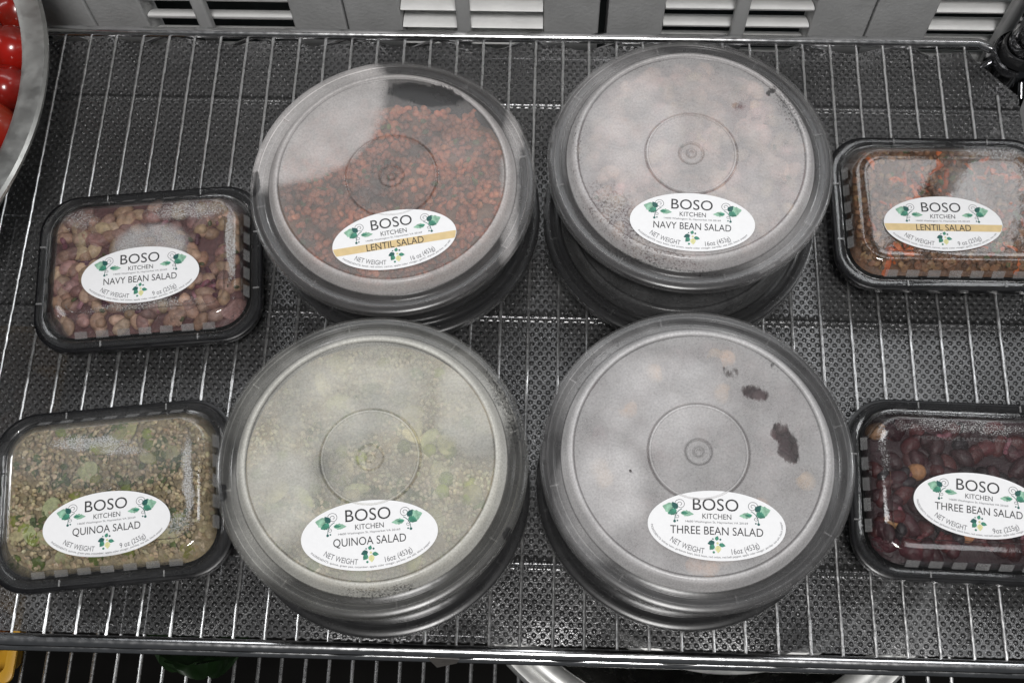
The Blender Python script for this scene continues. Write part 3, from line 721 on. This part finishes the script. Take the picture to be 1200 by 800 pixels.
LABS = {('lentil', 'round'): 'brown lentil salad with orange carrot shreds under the fogged round lid', ('navy', 'round'): 'pale pinkish navy bean salad hazy under the round fogged lid',
        ('quinoa', 'round'): 'beige green quinoa salad hazy under the round fogged lid', ('three', 'round'): 'dark red three bean salad hazy under the smeared round lid',
        ('navy', 'rect'): 'navy bean salad under the clear lid of the rectangular tub', ('quinoa', 'rect'): 'quinoa and pea salad under the clear lid of the rectangular tub',
        ('lentil', 'rect'): 'lentil and carrot salad under the clear lid of the rectangular tub', ('three', 'rect'): 'kidney bean and chickpea salad under the clear lid of the rectangular tub'}
NM = {'navy': 'navy_bean_salad', 'lentil': 'lentil_salad', 'quinoa': 'quinoa_salad', 'three': 'three_bean_salad'}
for k, x, y, *_ in ROUND:
    cut = None
    if k == 'lentil': cut = lambda x, y: (y - 54 + 0.10 * (x - 20) + 0.0022 * (x - 15) ** 2 + 2.5 * math.sin(x * 0.35) + 1.5 * math.sin(x * 0.9)) / 8
    salad(k, 'round', (x * mm, y * mm, ZL + 0.0452), 0, NM[k], LABS[k, 'round'], 40.5, cut)
for k, x, y, rz, *_ in RECT:
    salad(k, 'rect', (x * mm, y * mm, ZL), math.radians(rz), NM[k], LABS[k, 'rect'], {'navy': 38.5, 'quinoa': 40.0, 'lentil': 39.5, 'three': 38.0}[k])

# ---------------------------------------------------------------- steel bowl of tomatoes at the left
bowl = empty('steel_bowl', (-0.154, -0.126, ZL)); tag(bowl, 'large brushed steel bowl of red tomatoes at the top left', 'bowl')
b = MB()
b.lathe(P([(0, 0), (95, 0), (120, 6), (150, 28), (170, 58), (179, 88), (181.5, 101), (184, 103.2), (193.5, 104.2), (196, 103.4), (196.4, 101.6), (197.2, 101.4), (197.3, 104), (195.5, 106), (183.5, 105.4), (180, 103.4), (178, 92), (168, 60), (148, 30), (118, 8), (0, 2)]), 128)
b.build('bowl_body', M['steel'], bowl)
tm = MB(); V, F = sphere_t(28, 18)
tv = []
for x, y, z in V:
    r = math.hypot(x, y); a = math.atan2(y, x)
    zz = z * 0.93 - (0.16 * math.exp(-(r / 0.22) ** 2) if z > 0 else 0)
    k = 1 + 0.02 * math.cos(5 * a) * (1 - abs(z))
    tv.append((x * 0.0165 * k, y * 0.0165 * k, zz * 0.0165))
tm.add(tv, F); to = tm.build('tomato', M['tomato'], smooth=80); TME = to.data; bpy.data.objects.remove(to)
tpos = []
def ttry(x, y, r):
    for q in tpos:
        if math.dist((x, y), q[:2]) < (r + q[2]) * 0.93: return
    tpos.append((x, y, r))
for x, y in ((0.0005, -0.040), (0.0030, -0.073), (0.0050, -0.104), (0.0020, -0.135)): tpos.append((x, y, 0.0165))
for _ in range(1500):
    a = random.uniform(0, 2 * PI); rr = random.uniform(0, 0.160)
    x = -0.154 + rr * math.cos(a); y = -0.126 + rr * math.sin(a)
    if len(tpos) < 64: ttry(x, y, random.uniform(0.0150, 0.0175))
for i, (x, y, r) in enumerate(tpos):
    o = bpy.data.objects.new('tomato', TME); COL.objects.link(o)
    d = math.hypot(x + 0.147, y + 0.126)
    o.location = (x, y, 0.078 + 0.018 * (1 - (d / 0.17) ** 2) + (0 if i < 4 else random.uniform(-0.004, 0.002))); s = r / 0.0165; o.scale = (s, s, s)
    o.rotation_euler = (random.uniform(0.4, 2.6), random.uniform(-0.6, 0.6), random.uniform(0, 6))
    tag(o, 'shiny red cherry tomato heaped in the steel bowl', 'tomato', 'tomatoes in the steel bowl')
# tomatoes lie on a hidden heap of more of the same
b = MB(); b.lathe(P([(0, 86), (60, 84), (120, 72), (158, 56), (164, 50)]), 48)
h = b.build('tomato_heap', M['tomato']); h.location = (-0.154, -0.126, 0.003); tag(h, 'deeper layer of red tomatoes filling the steel bowl', 'tomatoes', None, 'stuff')

# ---------------------------------------------------------------- things on the lower shelf
LZ = -0.3078
b1 = empty('steel_bowl', (0.499, -0.286, LZ)); tag(b1, 'wide rimmed steel bowl on the lower shelf, under the front rod', 'bowl')
b = MB(); b.lathe(P([(0, 0), (100, 0), (135, 12), (165, 45), (182, 85), (187.5, 100), (186, 100.5), (180, 86), (163, 47), (133, 14), (0, 2)]), 128)
b.build('bowl_body', M['bowl_shaded'], b1)
b = MB(); b.lathe(P([(187.4, 100.2), (190, 102), (196, 105.0), (202, 105.2), (204, 104.6), (207, 105.4), (212, 106.4), (213.4, 103), (214.8, 103), (214.6, 107), (212.4, 109.6), (208.5, 109.4), (205.6, 107.2), (203.6, 106.8), (201.6, 109.4), (197, 111.0), (191.5, 109.0), (187.6, 104.6), (186.6, 101.2)]), 128, closed=True)
b.build('bowl_rim', M['bowl_rim'], b1)
b2 = empty('steel_bowl', (0.512, -0.279, LZ + 0.0025)); tag(b2, 'smaller steel bowl nested inside the wide rimmed bowl below the shelf', 'bowl')
b = MB(); b.lathe(P([(0, 0), (90, 0), (118, 12), (142, 50), (153, 100), (156, 124), (159.5, 126.4), (161, 125.6), (161.6, 127), (159.5, 129), (155.5, 128.4), (151.5, 122), (149, 100), (139, 50), (116, 14), (0, 2)]), 128)
b.build('bowl_body', M['bowl_shaded'], b2)
b = MB(); b.lathe(P([(155.5, 128.9), (161, 127.2), (162.6, 124), (163.6, 124.4), (163.4, 128.6), (160, 131.8), (155, 132), (151.5, 128), (151.0, 124.5), (152.0, 124.5)]), 128, closed=True)
b.build('bowl_rim', M['bowl_rim'], b2)
cr = empty('yellow_tray', (-0.195, -0.300, LZ)); tag(cr, 'yellow plastic tray on the lower shelf at the bottom left', 'tray')
b = MB()
def tl(hx, hy, z): return rrect(hx, hy, 8, z, 6)
b.loft([tl(118, 140, 0.0), tl(130, 152, 56), tl(135, 156, 57), tl(135.5, 156.5, 55), tl(136.4, 157.4, 55.2), tl(136.4, 157.4, 58.2), tl(135, 156, 59), tl(129, 150.6, 58.6), tl(117, 139, 3)], cap0=True, cap1=True)
b.build('tray_body', M['yellow'], cr)
b = MB(); 
for i in range(120):
    bean(b, (random.uniform(-105, 105), random.uniform(-128, 128), random.uniform(10, 34)), (random.uniform(16, 24), random.uniform(12, 18), random.uniform(9, 14)), (1, 1, 1))
b.c = []
o = b.build('baked_food', M['rust'], smooth=60); o.location = (-0.195, -0.300, LZ); tag(o, 'heap of brown baked pieces filling the yellow tray', 'food', None, 'stuff')
# a head of leafy greens in the gloom
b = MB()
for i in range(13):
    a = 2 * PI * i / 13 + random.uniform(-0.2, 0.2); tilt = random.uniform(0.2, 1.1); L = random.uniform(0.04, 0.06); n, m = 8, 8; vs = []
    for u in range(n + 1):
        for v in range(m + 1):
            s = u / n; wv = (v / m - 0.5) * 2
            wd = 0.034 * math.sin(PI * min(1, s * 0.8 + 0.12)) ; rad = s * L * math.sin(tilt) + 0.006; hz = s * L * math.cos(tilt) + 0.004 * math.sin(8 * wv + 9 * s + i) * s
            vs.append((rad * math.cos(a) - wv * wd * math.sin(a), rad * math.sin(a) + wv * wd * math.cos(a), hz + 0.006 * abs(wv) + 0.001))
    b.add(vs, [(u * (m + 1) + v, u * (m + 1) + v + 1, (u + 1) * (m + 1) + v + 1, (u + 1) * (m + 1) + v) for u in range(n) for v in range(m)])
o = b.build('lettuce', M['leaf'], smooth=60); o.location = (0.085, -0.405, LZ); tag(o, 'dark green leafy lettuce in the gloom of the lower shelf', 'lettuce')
# scrap of tape on the front rod
b = MB()
q = [(302.6, -460.1, 1.0), (322.6, -460.3, 0.0), (320.5, -461.6, -9.0), (307.5, -463.4, -18.0)]
b.loft([[(x * mm, y * mm, z * mm) for x, y, z in q], [(x * mm, (y - 0.35) * mm, z * mm) for x, y, z in q]], cap0=True, cap1=True)
o = b.build('tape_scrap', M['tape'], smooth=0); tag(o, 'small grey scrap of tape hanging from the front rod', 'tape')
